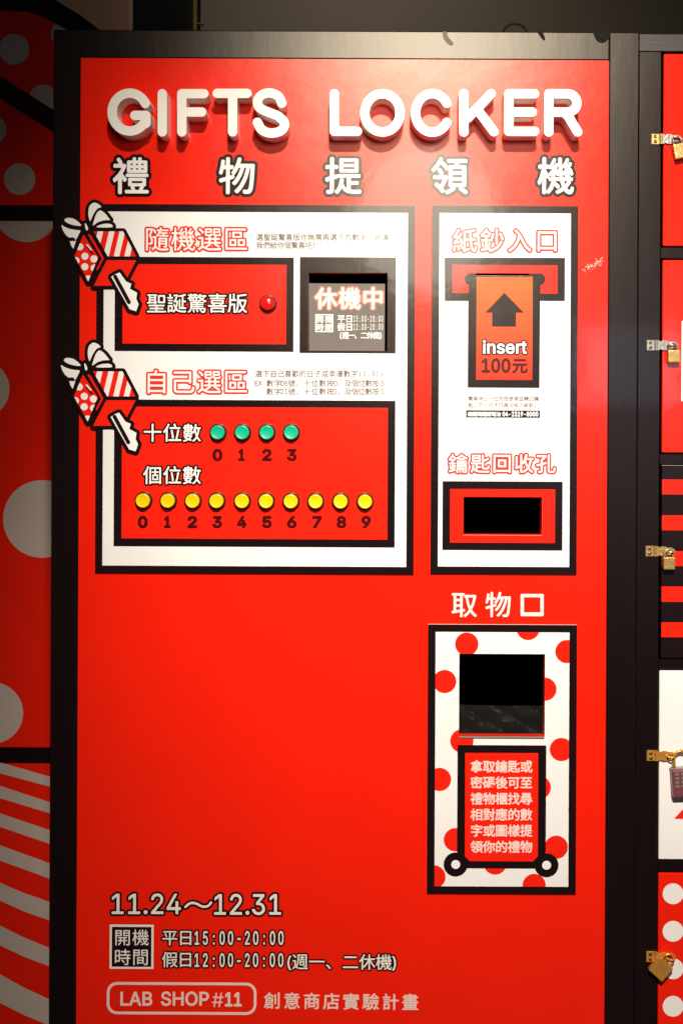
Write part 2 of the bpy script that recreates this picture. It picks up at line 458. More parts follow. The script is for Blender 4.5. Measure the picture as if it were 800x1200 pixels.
# pillar, warm board and brass strip seen above the machine
t = thing('wall_pillar', 'black square pillar standing behind the left end of the red machine', 'pillar', (back(187, 0, 1.4).x, 1.4, 0))
flat_box('shaft', (back(152.5, 0, 1.4).x, 1.36, 0.10), (back(221.5, 0, 1.4).x, 1.58, 3.2), M['tape'], t, 0.004)
flat_box('plinth', (back(150, 0, 1.4).x, 1.33, 0.0), (back(224, 0, 1.4).x, 1.585, 0.10), M['tape'], t, 0.004)
t = thing('brown_screen', 'warm brown board screen standing behind the dotted cabinet', 'screen', (back(90, 0, 1.3).x, 1.3, 0))
flat_box('board', (back(-320, 0, 1.3).x, 1.28, 0.03), (back(153, 0, 1.3).x, 1.31, 3.2), M['brownwall'], t, 0.003)
flat_box('base_rail', (back(-320, 0, 1.3).x, 1.25, 0.0), (back(153, 0, 1.3).x, 1.34, 0.03), M['tape'], t)
t = thing('brass_trim', 'thin vertical brass trim strip beside the black pillar', 'trim', (back(225, 0, 1.45).x, 1.45, 0))
flat_box('strip', (back(222.6, 0, 1.45).x, 1.44, 0.0), (back(227.4, 0, 1.45).x, 1.47, 3.2), M['brass'], t, 0.002)
p = back(234, 27, 1.45)
MB().lathe([(0.0, 0.012), (0.003, 0.011), (0.004, 0.006), (0.004, 0.0)][::-1], (p.x, 1.47, p.z), 12).build('stud', M['brass'], t, smooth=True)  # small bead added to stand for a bright highlight
p0 = back(227.4, 27, 1.45)
MB().tube([(p0.x - 0.004, 1.46, p.z), (p.x, 1.46, p.z)], 0.002, 6).build('stud_arm', M['brass'], t)  # arm added only to carry the highlight bead

# ================================================================== LEFT CABINET (set back)
DL = 0.50
def lp(x, y): x, y = lev(x, y); return (x, y)
KL = (D + DL) / D
def backplate(name, loops, d, th, m, parent, **k):
    """loops are seen in photo pixels on a plane DL behind the face"""
    q = [np.array([(FX + (x - FX) * KL, FY + (y - FY) * KL) for x, y in l]) for l in loops]
    if th: return plate(name, q, -DL - th + d, -DL + d, m, parent, **k)
    return printed(name, [(q, m)], parent, -DL + d, **k)
def each(fn, name, loops, *a, **k):
    for l in loops: fn(name, [l], *a, **k)
def LP(pts): return np.array([lp(*p) for p in pts])
tl = thing('dotted_cabinet', 'tall red cabinet with pale polka dots and stripes standing left of the machine', 'cabinet', pos(-60, 0, -DL - 0.15))
tl.location.z = 0; ORG[tl.name] = Vector(tl.location)
head_out = LP([(-240, -60), (-120, -52), (-20, -30), (30, -17), (65, 0), (95, 18), (117, 35), (132, 60), (140, 100), (142, 250), (-240, 250)])
backplate('header_board', [head_out], 0.0, 0.018, M['frame'], tl)
head_in = LP([(-225, 40), (-120, 20), (-40, 13), (0, 12.5), (30, 14), (45, 18), (60, 25), (80, 36), (95, 60), (100, 240.5), (-225, 240.5)])
backplate('header_red_print', [head_in], 0.0006, 0, M['red'], tl)
HB = LP([(-225, -5), (-100, 40), (0, 89), (60, 127), (100, 150), (100, 180), (60, 153), (0, 115), (-100, 66), (-225, 20)])
FD = Field((-225, 0, 110, 260), 0.5)
def clip_dots(dots, clip, cut=None, bounds=(-230, 0, 110, 260), res=0.5):
    Fl = Field(bounds, res); out = None
    for x, y, r in dots:
        f = Fl.sdf([circ(x, y, r, 48)], 20); out = f if out is None else np.minimum(out, f)
    out = np.maximum(out, Fl.sdf([clip], 20))
    if cut is not None: out = np.maximum(out, -Fl.sdf([cut], 20))
    return Fl.loops(out, 0.0, 0.05)
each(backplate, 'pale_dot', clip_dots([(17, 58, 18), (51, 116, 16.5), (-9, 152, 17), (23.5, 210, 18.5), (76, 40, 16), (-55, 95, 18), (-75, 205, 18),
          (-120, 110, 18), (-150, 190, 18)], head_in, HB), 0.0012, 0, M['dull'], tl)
backplate('black_diagonal_band', [HB], 0.0018, 0, M['black'], tl)
def lbox(name, x0, y0, x1, y1, d0, d1, m, parent=tl, bev=0.001):
    (xa, ya), (xb, yb) = lev(x0, y0), lev(x1, y1); p, q = pos(xa, ya, -DL), pos(xb, yb, -DL)
    return flat_box(name, (p.x, DL - d1, q.z), (q.x, DL - d0, p.z), m, parent, bev)
lbox('rail', -240, 241.5, 142, 259, 0.0002, 0.008, M['frame'])
lbox('rail', -240, 877, 142, 892, -0.010, 0.008, M['frame'])
lbox('cabinet_body', -240, 259, 142, 1750, -0.30, -0.013, M['frame'])
o = lbox('door_panel', -238, 259.6, 140, 876.4, -0.012, 0.002, M['red'])
bd = LP([(-238, 259.6), (140, 259.6), (140, 876.4), (-238, 876.4)])
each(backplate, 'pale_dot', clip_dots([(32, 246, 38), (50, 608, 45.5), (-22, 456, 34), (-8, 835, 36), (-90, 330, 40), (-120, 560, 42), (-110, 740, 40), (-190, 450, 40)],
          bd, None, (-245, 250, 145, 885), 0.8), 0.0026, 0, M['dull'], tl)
lbox('striped_panel', -238, 892.6, 140, 1560, -0.012, 0.002, M['red'])
rows = [(146, 190, 205, 245), (240, 290, 308, 352), (350, 405, 420, 475), (478, 540, 553, 615), (628, 700, 708, 783), (800, 880, 893, 967), (995, 1110, 1100, 1205),
        (1235, 1360, 1345, 1470), (1500, 1640, 1615, 1755)]
st = []
for a0, a1, b0, b1 in rows:
    f = lambda v: v / 3.427 + 850
    k0, k1 = (f(b0) - f(a0)) / 60, (f(b1) - f(a1)) / 60
    sag = 1.4 if a0 > 600 else 0.0
    poly = LP([(-238, f(a0) - 238 * k0), (0, f(a0)), (28, f(a0) + 28 * k0 + sag), (60, f(b0)), (140, f(a0) + 140 * k0),
               (140, f(a1) + 140 * k1), (60, f(b1)), (28, f(a1) + 28 * k1 + sag), (0, f(a1)), (-238, f(a1) - 238 * k1)])
    st.append(poly)
Fl = Field((-242, 780, 145, 1450), 0.8); u = None
for p in st:
    f = Fl.sdf([p], 10); u = f if u is None else np.minimum(u, f)
u = np.maximum(u, Fl.sdf([LP([(-238, 892.9), (140, 892.9), (140, 1440), (-238, 1440)])], 10))
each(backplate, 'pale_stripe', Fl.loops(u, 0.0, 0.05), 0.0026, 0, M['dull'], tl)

# ================================================================== THE MACHINE
mx0 = pos(62, 0).x; mx1 = pos(745, 0).x
mc = thing('gift_machine', 'tall red gift vending machine in a black frame with coloured buttons', 'vending machine', ((mx0 + mx1) / 2, 0.07, 0))
SCREEN = (361.4, 320, 453.8, 411.6); BILL = (557, 319.6, 620.5, 323.4); KEY = (542.5, 582.3, 634.4, 627); DISP = (537.4, 765.8, 637.6, 863.3)
BOT = 1700
def R4(t): return rect(*t)
fz = 36.8                                                     # top edge of the frame
# carcass and frame boards (butted)
pa, pb = pos(*lev(62.5, 38.5)), pos(*lev(743, 1740))
mb = MB(); xw = (pos(63.2, 0).x, pos(744.0, 0).x); zt = pos(0, 39.5).z
th = 0.016
mb.box((xw[0], 0.019, 0.0), (xw[0] + th, 0.475, zt)); mb.box((xw[1] - th, 0.019, 0.0), (xw[1], 0.475, zt))
mb.box((xw[0] + th, 0.019, zt - th), (xw[1] - th, 0.475, zt)); mb.box((xw[0] + th, 0.135, 0.0), (xw[1] - th, 0.475, zt - th))
mb.build('carcass', M['frame'], mc)
mb = MB(); p = pos(0, BOT)
XL0, XL1, XR0, XR1 = 61.0, 93.0, 711.0, 746.0                 # levelled x of the stiles
def fbox(name, x0, y0, x1, y1, d0, d1, m, parent, bev=0.0012, **k):
    p, q = pos(x0, y0), pos(x1, y1)
    return flat_box(name, (p.x, -d1, q.z), (q.x, -d0, p.z), m, parent, bev, **k)
ZB = FY + ZC / S - 1
YT0, YT1 = 36.6, 69.5
fbox('frame_board', XL0, YT0, XL1 - 0.3, ZB, -0.018, 0.0010, M['frame'], mc)
fbox('frame_board', XR0 + 0.3, YT0, XR1, ZB, -0.018, 0.0010, M['frame'], mc)
fbox('frame_board', XL1, YT0, XR0, YT1 - 0.3, -0.018, 0.0007, M['frame'], mc)
fbox('frame_board', XL1, 1600, XR0, ZB, -0.018, 0.0007, M['frame'], mc)
# red face with its four openings
face = np.array([(XL1, YT1), (XR0, YT1), (XR0, 1599.7), (XL1, 1599.7)])
holes = [rect(*SCREEN), rect(*BILL), rect(*KEY), rect(*DISP)]
plate('front_panel', [face] + holes, -0.016, 0.0, M['red'], mc)

def cavity(name, r, depth, m, grow=0.6):
    x0, y0, x1, y1 = r; L = rect(x0 - grow, y0 - grow, x1 + grow, y1 + grow)
    p, q = pos(*L[0]), pos(*L[2]); t_ = 0.003; mb = MB(); y0_, y1_ = 0.0162, 0.0162 + depth
    mb.box((p.x - t_, y0_, q.z - t_), (p.x, y1_, p.z + t_)); mb.box((q.x, y0_, q.z - t_), (q.x + t_, y1_, p.z + t_))
    mb.box((p.x, y0_, p.z), (q.x, y1_, p.z + t_)); mb.box((p.x, y0_, q.z - t_), (q.x, y1_, q.z))
    mb.box((p.x - t_, y1_, q.z - t_), (q.x + t_, y1_ + t_, p.z + t_))
    return mb.build(name, m, mc)
cavity('screen_housing', SCREEN, 0.05, M['dark']); cavity('bill_reader_housing', BILL, 0.05, M['dark'], 2)
cavity('key_chute', KEY, 0.10, M['dark']); cavity('dispenser_chute', DISP, 0.11, M['dark'])

# raised title: strokes in photo pixels seen on the letters' front plane
LD = 0.031
def arc(cx, cy, rx, ry, a0, a1, n=40):
    return [(cx + rx * math.cos(math.radians(a0 + (a1 - a0) * k / n)), cy - ry * math.sin(math.radians(a0 + (a1 - a0) * k / n))) for k in range(n + 1)]
zb = lambda pts, ox: [(ox + x / 6.667, 95 + y / 6.667) for x, y in pts]
letters = [
 ('G', [arc(152.2, 131.3, 20.6, 22.2, 27, 320) + [(171.2, 144.5), (171.2, 135.2)], [(158.2, 135.2), (171.2, 135.2)]]),
 ('I', [[(190.3, 109.8), (190.3, 154.5)]]),
 ('F', [[(213.2, 109.8), (213.2, 154.5)], [(213.2, 109.8), (239.0, 109.8)], [(213.2, 131.2), (236.5, 131.2)]]),
 ('T', [[(254.5, 109.4), (289.5, 109.4)], [(272.6, 109.4), (272.6, 154.5)]]),
 ('S', [smooth(zb([(668, 172), (640, 118), (575, 92), (510, 110), (478, 160), (500, 212), (570, 246), (640, 275), (688, 325), (676, 374), (630, 400), (570, 405), (510, 378), (478, 322)], 230), 6, False)]),
 ('L', [[(391.6, 109.8), (391.6, 153.8)], [(391.6, 153.8), (418.6, 153.8)]]),
 ('O', [arc(447.9, 132.2, 20.6, 22.4, 0, 360, 60)]),
 ('C', [arc(506.2, 132.2, 19.6, 22.6, 30, 330)]),
 ('K', [[(543.2, 109.6), (543.2, 154.5)], [(575.2, 109.6), (548.0, 138.0)], [(559.5, 129.0), (578.3, 154.2)]]),
 ('E', [[(595.9, 109.8), (595.9, 153.9)], [(595.9, 109.8), (625.9, 109.8)], [(595.9, 131.2), (623.2, 131.2)], [(595.9, 153.9), (625.9, 153.9)]]),
 ('R', [[(642.6, 109.8), (642.6, 154.5)], [(642.6, 109.8), (664.5, 109.8)] + arc(664.5, 120.6, 10.9, 10.8, 90, -90, 20) + [(642.6, 131.4)], smooth([(660.0, 131.4), (665.5, 136.5), (670.5, 145.0), (676.4, 154.4)], 6, False)]),
]
for ch, lines in letters:
    L = [np.array([toface(*lev(*p), LD) for p in l]) for l in lines]
    al = np.vstack(L); Fl = Field((al[:, 0].min() - 8, al[:, 1].min() - 8, al[:, 0].max() + 8, al[:, 1].max() + 8), 0.2)
    f = Fl.stroke(L, 8); lo = Fl.loops(f, 5.35, 0.02)
    mb = MB(); face_plate(mb, lo, 0.0004, LD, 0, 0.0)
    o = mb.build('raised_letter', M['letter'], mc)
    bv = o.modifiers.new('edge', 'BEVEL'); bv.width = 0.0008; bv.segments = 2; bv.limit_method = 'ANGLE'; bv.angle_limit = math.radians(60)

# printed title
for i, ch in enumerate('禮物提領機'):
    cx = 153.6 + i * 124.3
    c = cjk(ch, cx, cx, 206.0, 45.5, [0.75, 4.5], sx=0.97)
    printed('title_character', [(c[1], M['ink']), (c[0], M['white'])], mc, 0.0004)

# ---------------------------------------------------------------- boards
BD = 0.003
def frame_loops(o, i): return [rect(*o), rect(*i)]
LB = (113.2, 240.3, 485.3, 671.8); LBi = (121.8, 249.0, 476.6, 663.2)
b1 = plate('button_board', [rect(*LB), rect(*SCREEN)], 0.0002, BD, M['white'], mc, label='large white board with black border carrying the buttons')
e = BD + 0.0002
subA, subAi = (135.2, 301.7, 344.2, 412.0), (144.4, 310.2, 335.6, 403.2)
subC, subCi = (134.3, 468.9, 462.6, 640.6), (143.4, 477.2, 453.9, 631.4)
printed('black_border', [(frame_loops(LB, LBi) + frame_loops(subA, subAi) + frame_loops(subC, subCi), M['black'])], b1, e)
printed('red_field', [([rect(*subAi)], M['redp'])], b1, e)
printed('red_field', [([rect(*subCi)], M['redp'])], b1, e)
plate('screen_surround', [rect(351.4, 302, 463.4, 413.2), rect(*SCREEN)], BD + 0.0002, BD + 0.002, M['black'], b1)
def two(name, c, m_out, m_in, parent, d=e + 0.0004, **k): return printed(name, [(c[1], m_out), (c[0], m_in)], parent, d, **k)
two('heading_lettering', cjk('隨機選區', 184.6, 276.8, 280.6, 29.5, [0.15, 2.2]), M['reddeep'], M['white'], b1)
two('heading_lettering', cjk('自己選區', 184.0, 276.6, 447.4, 29.5, [0.15, 2.2]), M['reddeep'], M['white'], b1)
two('caption_lettering', cjk('聖誕驚喜版', 184.2, 278.8, 355.6, 24.0, [0.2, 2.2]), M['ink'], M['white'], b1)
two('caption_lettering', cjk('十位數', 179.6, 225.4, 507.0, 22.6, [0.25, 2.2]), M['ink'], M['white'], b1)
two('caption_lettering', cjk('個位數', 179.6, 225.4, 556.6, 22.6, [0.25, 2.2]), M['ink'], M['white'], b1)
fl = raw('選聖誕驚喜版你無需再選下方數字，就讓', 304.5, 451, 278.4, 8.4) + raw('我們給你個驚喜吧！', 304.5, 370, 287.8, 8.4)
printed('small_print', [(fl, M['fine'])], b1, e)
fl = raw('選下自己喜歡的日子或幸運數字', 303.5, 415, 438.0, 8.6) + raw('(1-31)', 422, 447, 438.0, 8) \
   + raw('EX', 300.5, 305.0, 449.0, 8.0) + raw('數字', 316.5, 325.5, 449.2, 8.6) + raw('05', 331, 335.5, 449.2, 8.4) + raw('號、十位數按', 342, 387, 449.2, 8.6) \
   + raw('0', 393, 393, 449.2, 8.4) + raw('、及個位數按', 399.5, 440, 449.2, 8.6) + raw('5', 448, 448, 449.2, 8.4) \
   + raw('數字', 316.5, 325.5, 458.8, 8.6) + raw('21', 331, 335.5, 458.8, 8.4) + raw('號、十位數按', 342, 387, 458.8, 8.6) \
   + raw('2', 393, 393, 458.8, 8.4) + raw('、及個位數按', 399.5, 440, 458.8, 8.6) + raw('1', 448, 448, 458.8, 8.4)
printed('small_print', [(fl, M['fine'])], b1, e)
dg_ = []
for i, x in enumerate((255.2, 284, 313, 342)):
    g = latin(str(i), x - (4.7 if i != 1 else 3.3), x + (4.7 if i != 1 else 2.2), 527.0, 539.2, [1.1])[0]; dg_ += g
for i, x in enumerate((168, 197.4, 226, 255, 283.6, 313, 342, 371.4, 400, 428.8)):
    g = latin(str(i), x - (4.7 if i != 1 else 3.3), x + (4.7 if i != 1 else 2.2), 605.4, 617.6, [1.1])[0]; dg_ += g
for g in dg_: printed('number_print', [([g], M['maroon'])], b1, e + 0.0002)

# push buttons
def button(px, py, m, domed, label):
    top = 0.0115
    bx, by = toface(*lev(px, py), top)
    c = pos(bx, by); y = -e
    base = [(0.0113, 0), (0.0113, 0.0035), (0.0108, 0.0048), (0.0096, 0.0052), (0.0094, 0.0040)]
    mbz = MB().lathe(base, (c.x, y, c.z), 40)
    t_ = mbz.build('push_button', M['plastic'], mc, label=label)
    for p_ in t_.data.polygons: p_.use_smooth = len(p_.vertices) == 4
    r = 0.0091
    prof = [(r, 0.003), (r, 0.0085), (r * 0.97, 0.0097), (r * 0.90, 0.0103)]
    prof += [(r * 0.6, 0.0115), (r * 0.3, 0.0121), (0.0002, 0.0123)] if domed else [(r * 0.82, 0.0101), (r * 0.5, 0.0097), (0.0002, 0.0096)]
    cp = MB().lathe(prof, (c.x, y, c.z), 40).build('button_cap', m, t_)
    for p_ in cp.data.polygons: p_.use_smooth = True
    return t_
button(313.6, 355.2, M['redbtn'], True, 'single red push button')
for i, x in enumerate((255.0, 283.6, 312.4, 341.0)): button(x, 506.8, M['green'], False, 'green push button above number %d' % i)
for i, x in enumerate((167.5, 196.6, 225.6, 253.7, 283.4, 311.6, 340.6, 369.6, 398.8, 427.5)):
    button(x, 586.8 + i * 0.13, M['yellow'], False, 'yellow push button above number %d' % i)

# notice sheet in the window, leaning back from its bottom edge
sd = -0.010
def on_sheet(loops): return [on_sheet(l) if isinstance(l, list) else np.array([toface(x, y, sd) for x, y in l]) for l in loops]
sheet = on_sheet([LP([(362.0, 332.0), (450.9, 332.6), (450.4, 411.2), (362.2, 411.0)])])
nt_ = plate('notice_sheet', sheet, sd - 0.0006, sd, M['paper'], mc)
cN = cjk('休機中', 382.2, 436.9, 349.6, 26.5, [0.55, 2.1])
printed('notice_lettering', [(on_sheet(cN[1]), M['orangeink']), (on_sheet(cN[0]), M['paperink'])], nt_, sd + 0.0003)
fl = cjk('開機', 374.9, 384.9, 374.0, 9.2, [0.10], rnd=0)[0] + cjk('時間', 374.9, 384.9, 383.6, 9.2, [0.10], rnd=0)[0]
fl += [rect(369.4, 368.2, 390.2, 389.2), rect(370.6, 369.4, 389.0, 388.0)]
fl += cjk('平日', 399.7, 409.0, 373.6, 9.6, [0.15], rnd=0)[0] + latin('15:00-20:00', 414.0, 448.5, 370.0, 377.0, [0.0], pitch=0.62)[0]
fl += cjk('假日', 399.7, 409.0, 383.2, 9.6, [0.15], rnd=0)[0] + latin('12:00-20:00', 414.0, 448.5, 379.6, 386.6, [0.0], pitch=0.62)[0]
fl += cjk('週一、二休機', 404.5, 441.0, 393.0, 8.6, [0.15], rnd=0)[0] + raw('(', 399.2, 399.2, 393, 9) + raw(')', 446.0, 446.0, 393, 9)
printed('notice_lettering', [(on_sheet(fl), M['paperink'])], nt_, sd + 0.0003)

# right board
RB = (504.9, 241.6, 675.6, 672.4); RBi = (513.6, 250.2, 667.0, 663.8)
b2 = plate('payment_board', [rect(*RB), rect(*BILL), rect(*KEY)], 0.0002, BD, M['white'], mc, label='narrow white board with black border around the bill and key slots')
t_out = LP([(520.4, 302.2), (661.0, 302.6), (660.8, 353), (632.0, 352.8), (631.2, 454.6), (547.4, 454.2), (548.0, 352.8), (520.6, 352.8)])
knob = lambda x, y, r: circ(x, y, r, 32)
printed('black_border', [(frame_loops(RB, RBi), M['black']), ([t_out, rect(*BILL)], M['black'])], b2, e)
Fl = Field((515, 295, 670, 360), 0.2)
f = Fl.sdf([rect(529.6, 311.0, 652.2, 344.0)], 12)
cutp = np.minimum(np.minimum(Fl.sdf([circ(550.5, 327.6, 7.0)], 12), Fl.sdf([circ(631.2, 327.6, 7.0)], 12)), Fl.sdf([rect(548.6, 320.6, 632.4, 356)], 12))
cutp = np.minimum(cutp, Fl.sdf([rect(550, 320.6, 632, 334.6)], 12))
printed('red_field', [(Fl.loops(np.maximum(f, -cutp), 0.0, 0.03), M['redp'])], b2, e + 0.0004)
BL = [rect(557.6, 324.6, 623.0, 445.2)]
bill = printed('banknote_print', [(BL, M['bill'])], b2, e + 0.0004)
ar = LP([(590.1, 343.4), (612.9, 366.6), (603.9, 366.6), (603.7, 383.0), (575.8, 382.8), (576.0, 366.6), (567.8, 366.6)])
printed('arrow_print', [([ar], M['black'])], b2, e + 0.0008)
ins = latin('insert', 565.6, 616.0, 399.6, 414.2, [0.5, 2.1])
printed('insert_lettering', [(ins[1], M['ink']), (ins[0], M['white'])], b2, e + 0.0008)
d100 = latin('100', 564.3, 596.6, 420.9, 436.0, [0.85])[0] + cjk('元', 608.2, 608.2, 428.6, 18.4, [0.75])[0]
printed('price_lettering', [(d100, M['maroon'])], b2, e + 0.0008)
mb = MB(); p, q = pos(*rect(*BILL)[0]), pos(*rect(*BILL)[2])
mb.box((p.x, -e - 0.0022, q.z - 0.0009), (q.x, 0.012, q.z - 0.0001), 0.0003)
mb.build('bill_slot_lip', M['steel'], b2)
two('heading_lettering', cjk('紙鈔入口', 543.9, 640.0, 282.2, 29.0, [0.15, 2.2]), M['reddeep'], M['white'], b2)
two('heading_lettering', cjk('鑰匙回收孔', 536.4, 638.6, 543.0, 23.4, [0.25, 2.2]), M['reddeep'], M['white'], b2)
fl = raw('需等待上一位完成提領並歸回鑰', 550.6, 627.6, 467.2, 5.9) + raw('匙，下一位才可再次投入紙鈔。', 550.6, 627.6, 474.9, 5.9)
printed('small_print', [(fl, M['fine'])], b2, e)
ph = cjk('相關問題請電洽', 550.0, 583.5, 485.2, 5.7, [0.16], rnd=0)[0] + latin('04-2319-8000', 588.0, 629.6, 482.6, 487.8, [0.25])[0]
printed('telephone_lettering', [([rect(545.6, 480.9, 631.8, 489.4)], M['black']), (ph, M['white'])], b2, e)
printed('key_slot_border', [([rect(517.9, 564.0, 658.1, 644.6), rect(*KEY)], M['black']), ([rect(526.8, 573.0, 649.4, 635.8), rect(*KEY)], M['redp'])], b2, e)

# dispenser board
printed('dispenser_lettering', [(cjk('取', 543.6, 543.6, 708.4, 31.5, [0.35], rnd=0.014)[0] + cjk('物', 583.4, 583.4, 708.4, 31.5, [0.35], rnd=0.014)[0]
        + [rrect(609.5, 696, 636.5, 722.0, 1.5), rrect(613.4, 699.9, 632.6, 717.6, 0.4)], M['cream'])], mc, 0.0004)
DB = (500.5, 731.6, 674.4, 1046.2); DBi = (509.3, 740.2, 665.6, 1037.8)
b3 = plate('dispenser_board', [rect(*DB), rect(*DISP)], 0.0002, BD, M['white'], mc, label='white board with red polka dots and black border')
printed('black_border', [(frame_loops(DB, DBi), M['black'])], b3, e)
Fl = Field((498, 730, 678, 1050), 0.35); u = None
for x, y, r in [(546.3, 754.2, 13.6), (618, 736, 13.6), (663.3, 763, 13.6), (520.5, 798, 13.6), (637.5, 807, 13.6), (540.6, 867.5, 13.6), (610.5, 851.5, 13.6),
                (656.8, 877.5, 13.6), (514.5, 912.5, 13.6), (631, 922, 13.6), (533, 983, 13.6), (650.8, 991.8, 13.6), (508, 1026.5, 13.6), (579.5, 1010.3, 13.6),
                (625, 1036.5, 13.6), (678, 948, 13.2), (590, 898, 13)]:
    f = Fl.sdf([circ(x, y, r, 48)], 8); u = f if u is None else np.minimum(u, f)
u = np.maximum(np.maximum(u, Fl.sdf([rect(*DBi)], 8)), -Fl.sdf([rect(*DISP)], 8))
for l in Fl.loops(u, 0.0, 0.03): printed('red_dot', [([l], M['redp'])], b3, e)
cart = [rect(535.2, 872.4, 638.8, 1016.4)]
inner = LP([(544.4, 881.2), (629.8, 881.4), (629.2, 1002), (623.5, 1008.2), (549.5, 1007.8), (544.0, 1002)])
wh = [circ(533.3, 1011.7, 14), circ(639.4, 1012.6, 14)]; hb = [circ(533.3, 1011.7, 5.2), circ(639.4, 1012.6, 5.2)]
printed('cart_drawing', [(cart, M['black']), (wh, M['black']), (hb, M['white']), ([inner], M['redp'])], b3, e + 0.0004)
tx = []
for i, s in enumerate(['拿取鑰匙或', '密碼後可至', '禮物櫃找尋', '相對應的數', '字或圖樣提', '領你的禮物']):
    tx += cjk(s, 557.7, 615.6, (897.0, 915.8, 934.6, 953.2, 972.0, 990.8)[i], 14.8, [0.38])[0]
printed('instruction_lettering', [(tx, M['pink'])], b3, e + 0.0014)
# crumpled clear film over the lower part of the dispenser opening
x0, y0, x1, y1 = 537.6, 826.2, 636.6, 863.8
nx, nz = 34, 16; vs, fs = [], []
for j in range(nz + 1):
    for i in range(nx + 1):
        u_, v_ = i / nx, j / nz
        px = x0 + (x1 - x0) * u_; py = y0 + (y1 - y0) * v_ + 1.6 * math.sin(u_ * 2.2) * (1 - v_)
        X, Y = lev(px, py); p = pos(X, Y)
        d = 0.0012 * math.sin(u_ * 9 + v_ * 3) * math.sin(v_ * 3.1) + 0.0012 * abs(math.sin((u_ * 3 - v_ * 2) * 2.6)) + random.uniform(-.00005, .00005)
        vs.append((p.x, 0.004 - (0.006 * v_) - d * (1 - v_ ** 3), p.z))
for j in range(nz):
    for i in range(nx):
        a = j * (nx + 1) + i; fs.append([a, a + 1, a + nx + 2, a + nx + 1])
link('film_flap', vs, fs, M['film'], b3)
p, q = pos(*lev(537.6, 861.8)), pos(*lev(636.6, 864.4))
flat_box('dispenser_lip', (p.x, -0.0048, q.z), (q.x, -0.0034, p.z), M['greytape'], b3, 0.0003)

# ---------------------------------------------------------------- gift drawings (printed cut-outs)
def gift(ox, oy, sc_):
    T = lambda pts: np.array([lev(ox + x / sc_, oy + y / sc_) for x, y in pts])
    TS = lambda pts: T(smooth(pts, 5))
    ci = lambda x, y, r: T([(x + r * math.cos(k * math.pi / 14), y + r * math.sin(k * math.pi / 14)) for k in range(28)])
    bow = [TS([(320, 62), (352, 74), (378, 100), (345, 117), (314, 160), (292, 205), (280, 226), (268, 190), (264, 150), (272, 102), (292, 74)]),
           TS([(375, 132), (415, 160), (450, 205), (455, 217), (405, 220), (352, 236), (306, 265), (314, 225), (332, 172), (352, 142)]),
           TS([(338, 279), (382, 256), (438, 249), (472, 258), (478, 280), (410, 284)]),
           TS([(90, 198), (138, 208), (185, 242), (200, 268), (150, 266), (92, 250), (54, 224), (62, 205)]),
           TS([(28, 262), (60, 280), (110, 298), (160, 306), (194, 312), (180, 345), (160, 384), (148, 392), (140, 374), (115, 372), (92, 372), (58, 340), (36, 300)]),
           T([(100, 404), (140, 406), (156, 398), (132, 474), (112, 444)]),
           TS([(234, 250), (246, 252), (262, 290), (252, 312), (240, 292)])]
    dia = T([(222, 346), (355, 548), (265, 765), (142, 540)])
    rib = T([(266, 342), (288, 352), (404, 557), (346, 668), (336, 656), (384, 560), (264, 352)])
    top = T([(312, 318), (574, 318), (690, 541), (438, 541)])
    low = T([(430, 574), (692, 574), (574, 803), (312, 803)])
    keyp = T([(470, 724), (508, 700), (545, 684), (602, 765), (650, 786), (636, 830), (700, 866), (692, 920), (714, 966), (692, 1030), (634, 1012)])
    allp = bow + [dia, rib, top, low, keyp]
    al = np.vstack(allp); Fl = Field((al[:, 0].min() - 6, al[:, 1].min() - 6, al[:, 0].max() + 6, al[:, 1].max() + 6), 0.22)
    sil = np.minimum.reduce([Fl.sdf([p], 6) for p in allp])
    body = Fl.loops(sil, 3.75, 0.03)
    o = plate('gift_drawing', body, 0.0012, BD + 0.0016, M['black'], mc, label='gift box drawing with a bow and a key hanging from it')
    d = BD + 0.0018
    dots = np.minimum.reduce([Fl.sdf([ci(x, y, 32)], 6) for x, y in [(190, 456), (235, 540), (316, 564), (234, 633), (156, 580), (318, 645), (265, 742)]])
    dots = Fl.loops(np.maximum(dots, Fl.sdf([dia], 6)), 0.0, 0.03)
    stf = np.minimum.reduce([Fl.sdf([T([(x, 300), (x + 49, 300), (x - 12, 560), (x - 61, 560)])], 6) for x in (353, 454, 548, 642)])
    stf = Fl.loops(np.maximum(stf, Fl.sdf([top], 6)), 0.0, 0.03)
    kb = Fl.loops(Fl.sdf([keyp], 6), 3.9, 0.03)
    slot = Fl.loops(Fl.stroke([T([(505, 722), (628, 950)])], 5), 17 / sc_, 0.03)
    glint = [T([(246, 438), (262, 434), (300, 486), (290, 492)])]; gb = [T([(244, 452), (262, 450), (312, 520), (296, 524)])]
    printed('gift_print', [(bow, M['white']), ([dia, rib, top, low], M['redp']), (dots + stf, M['white']), (gb, M['black']), (glint, M['white']),
                           (kb, M['black']), ([keyp], M['white']), (slot, M['black'])], o, d)
gift(70, 230, 7.619)
gift(69.3, 393.6, 7.619)

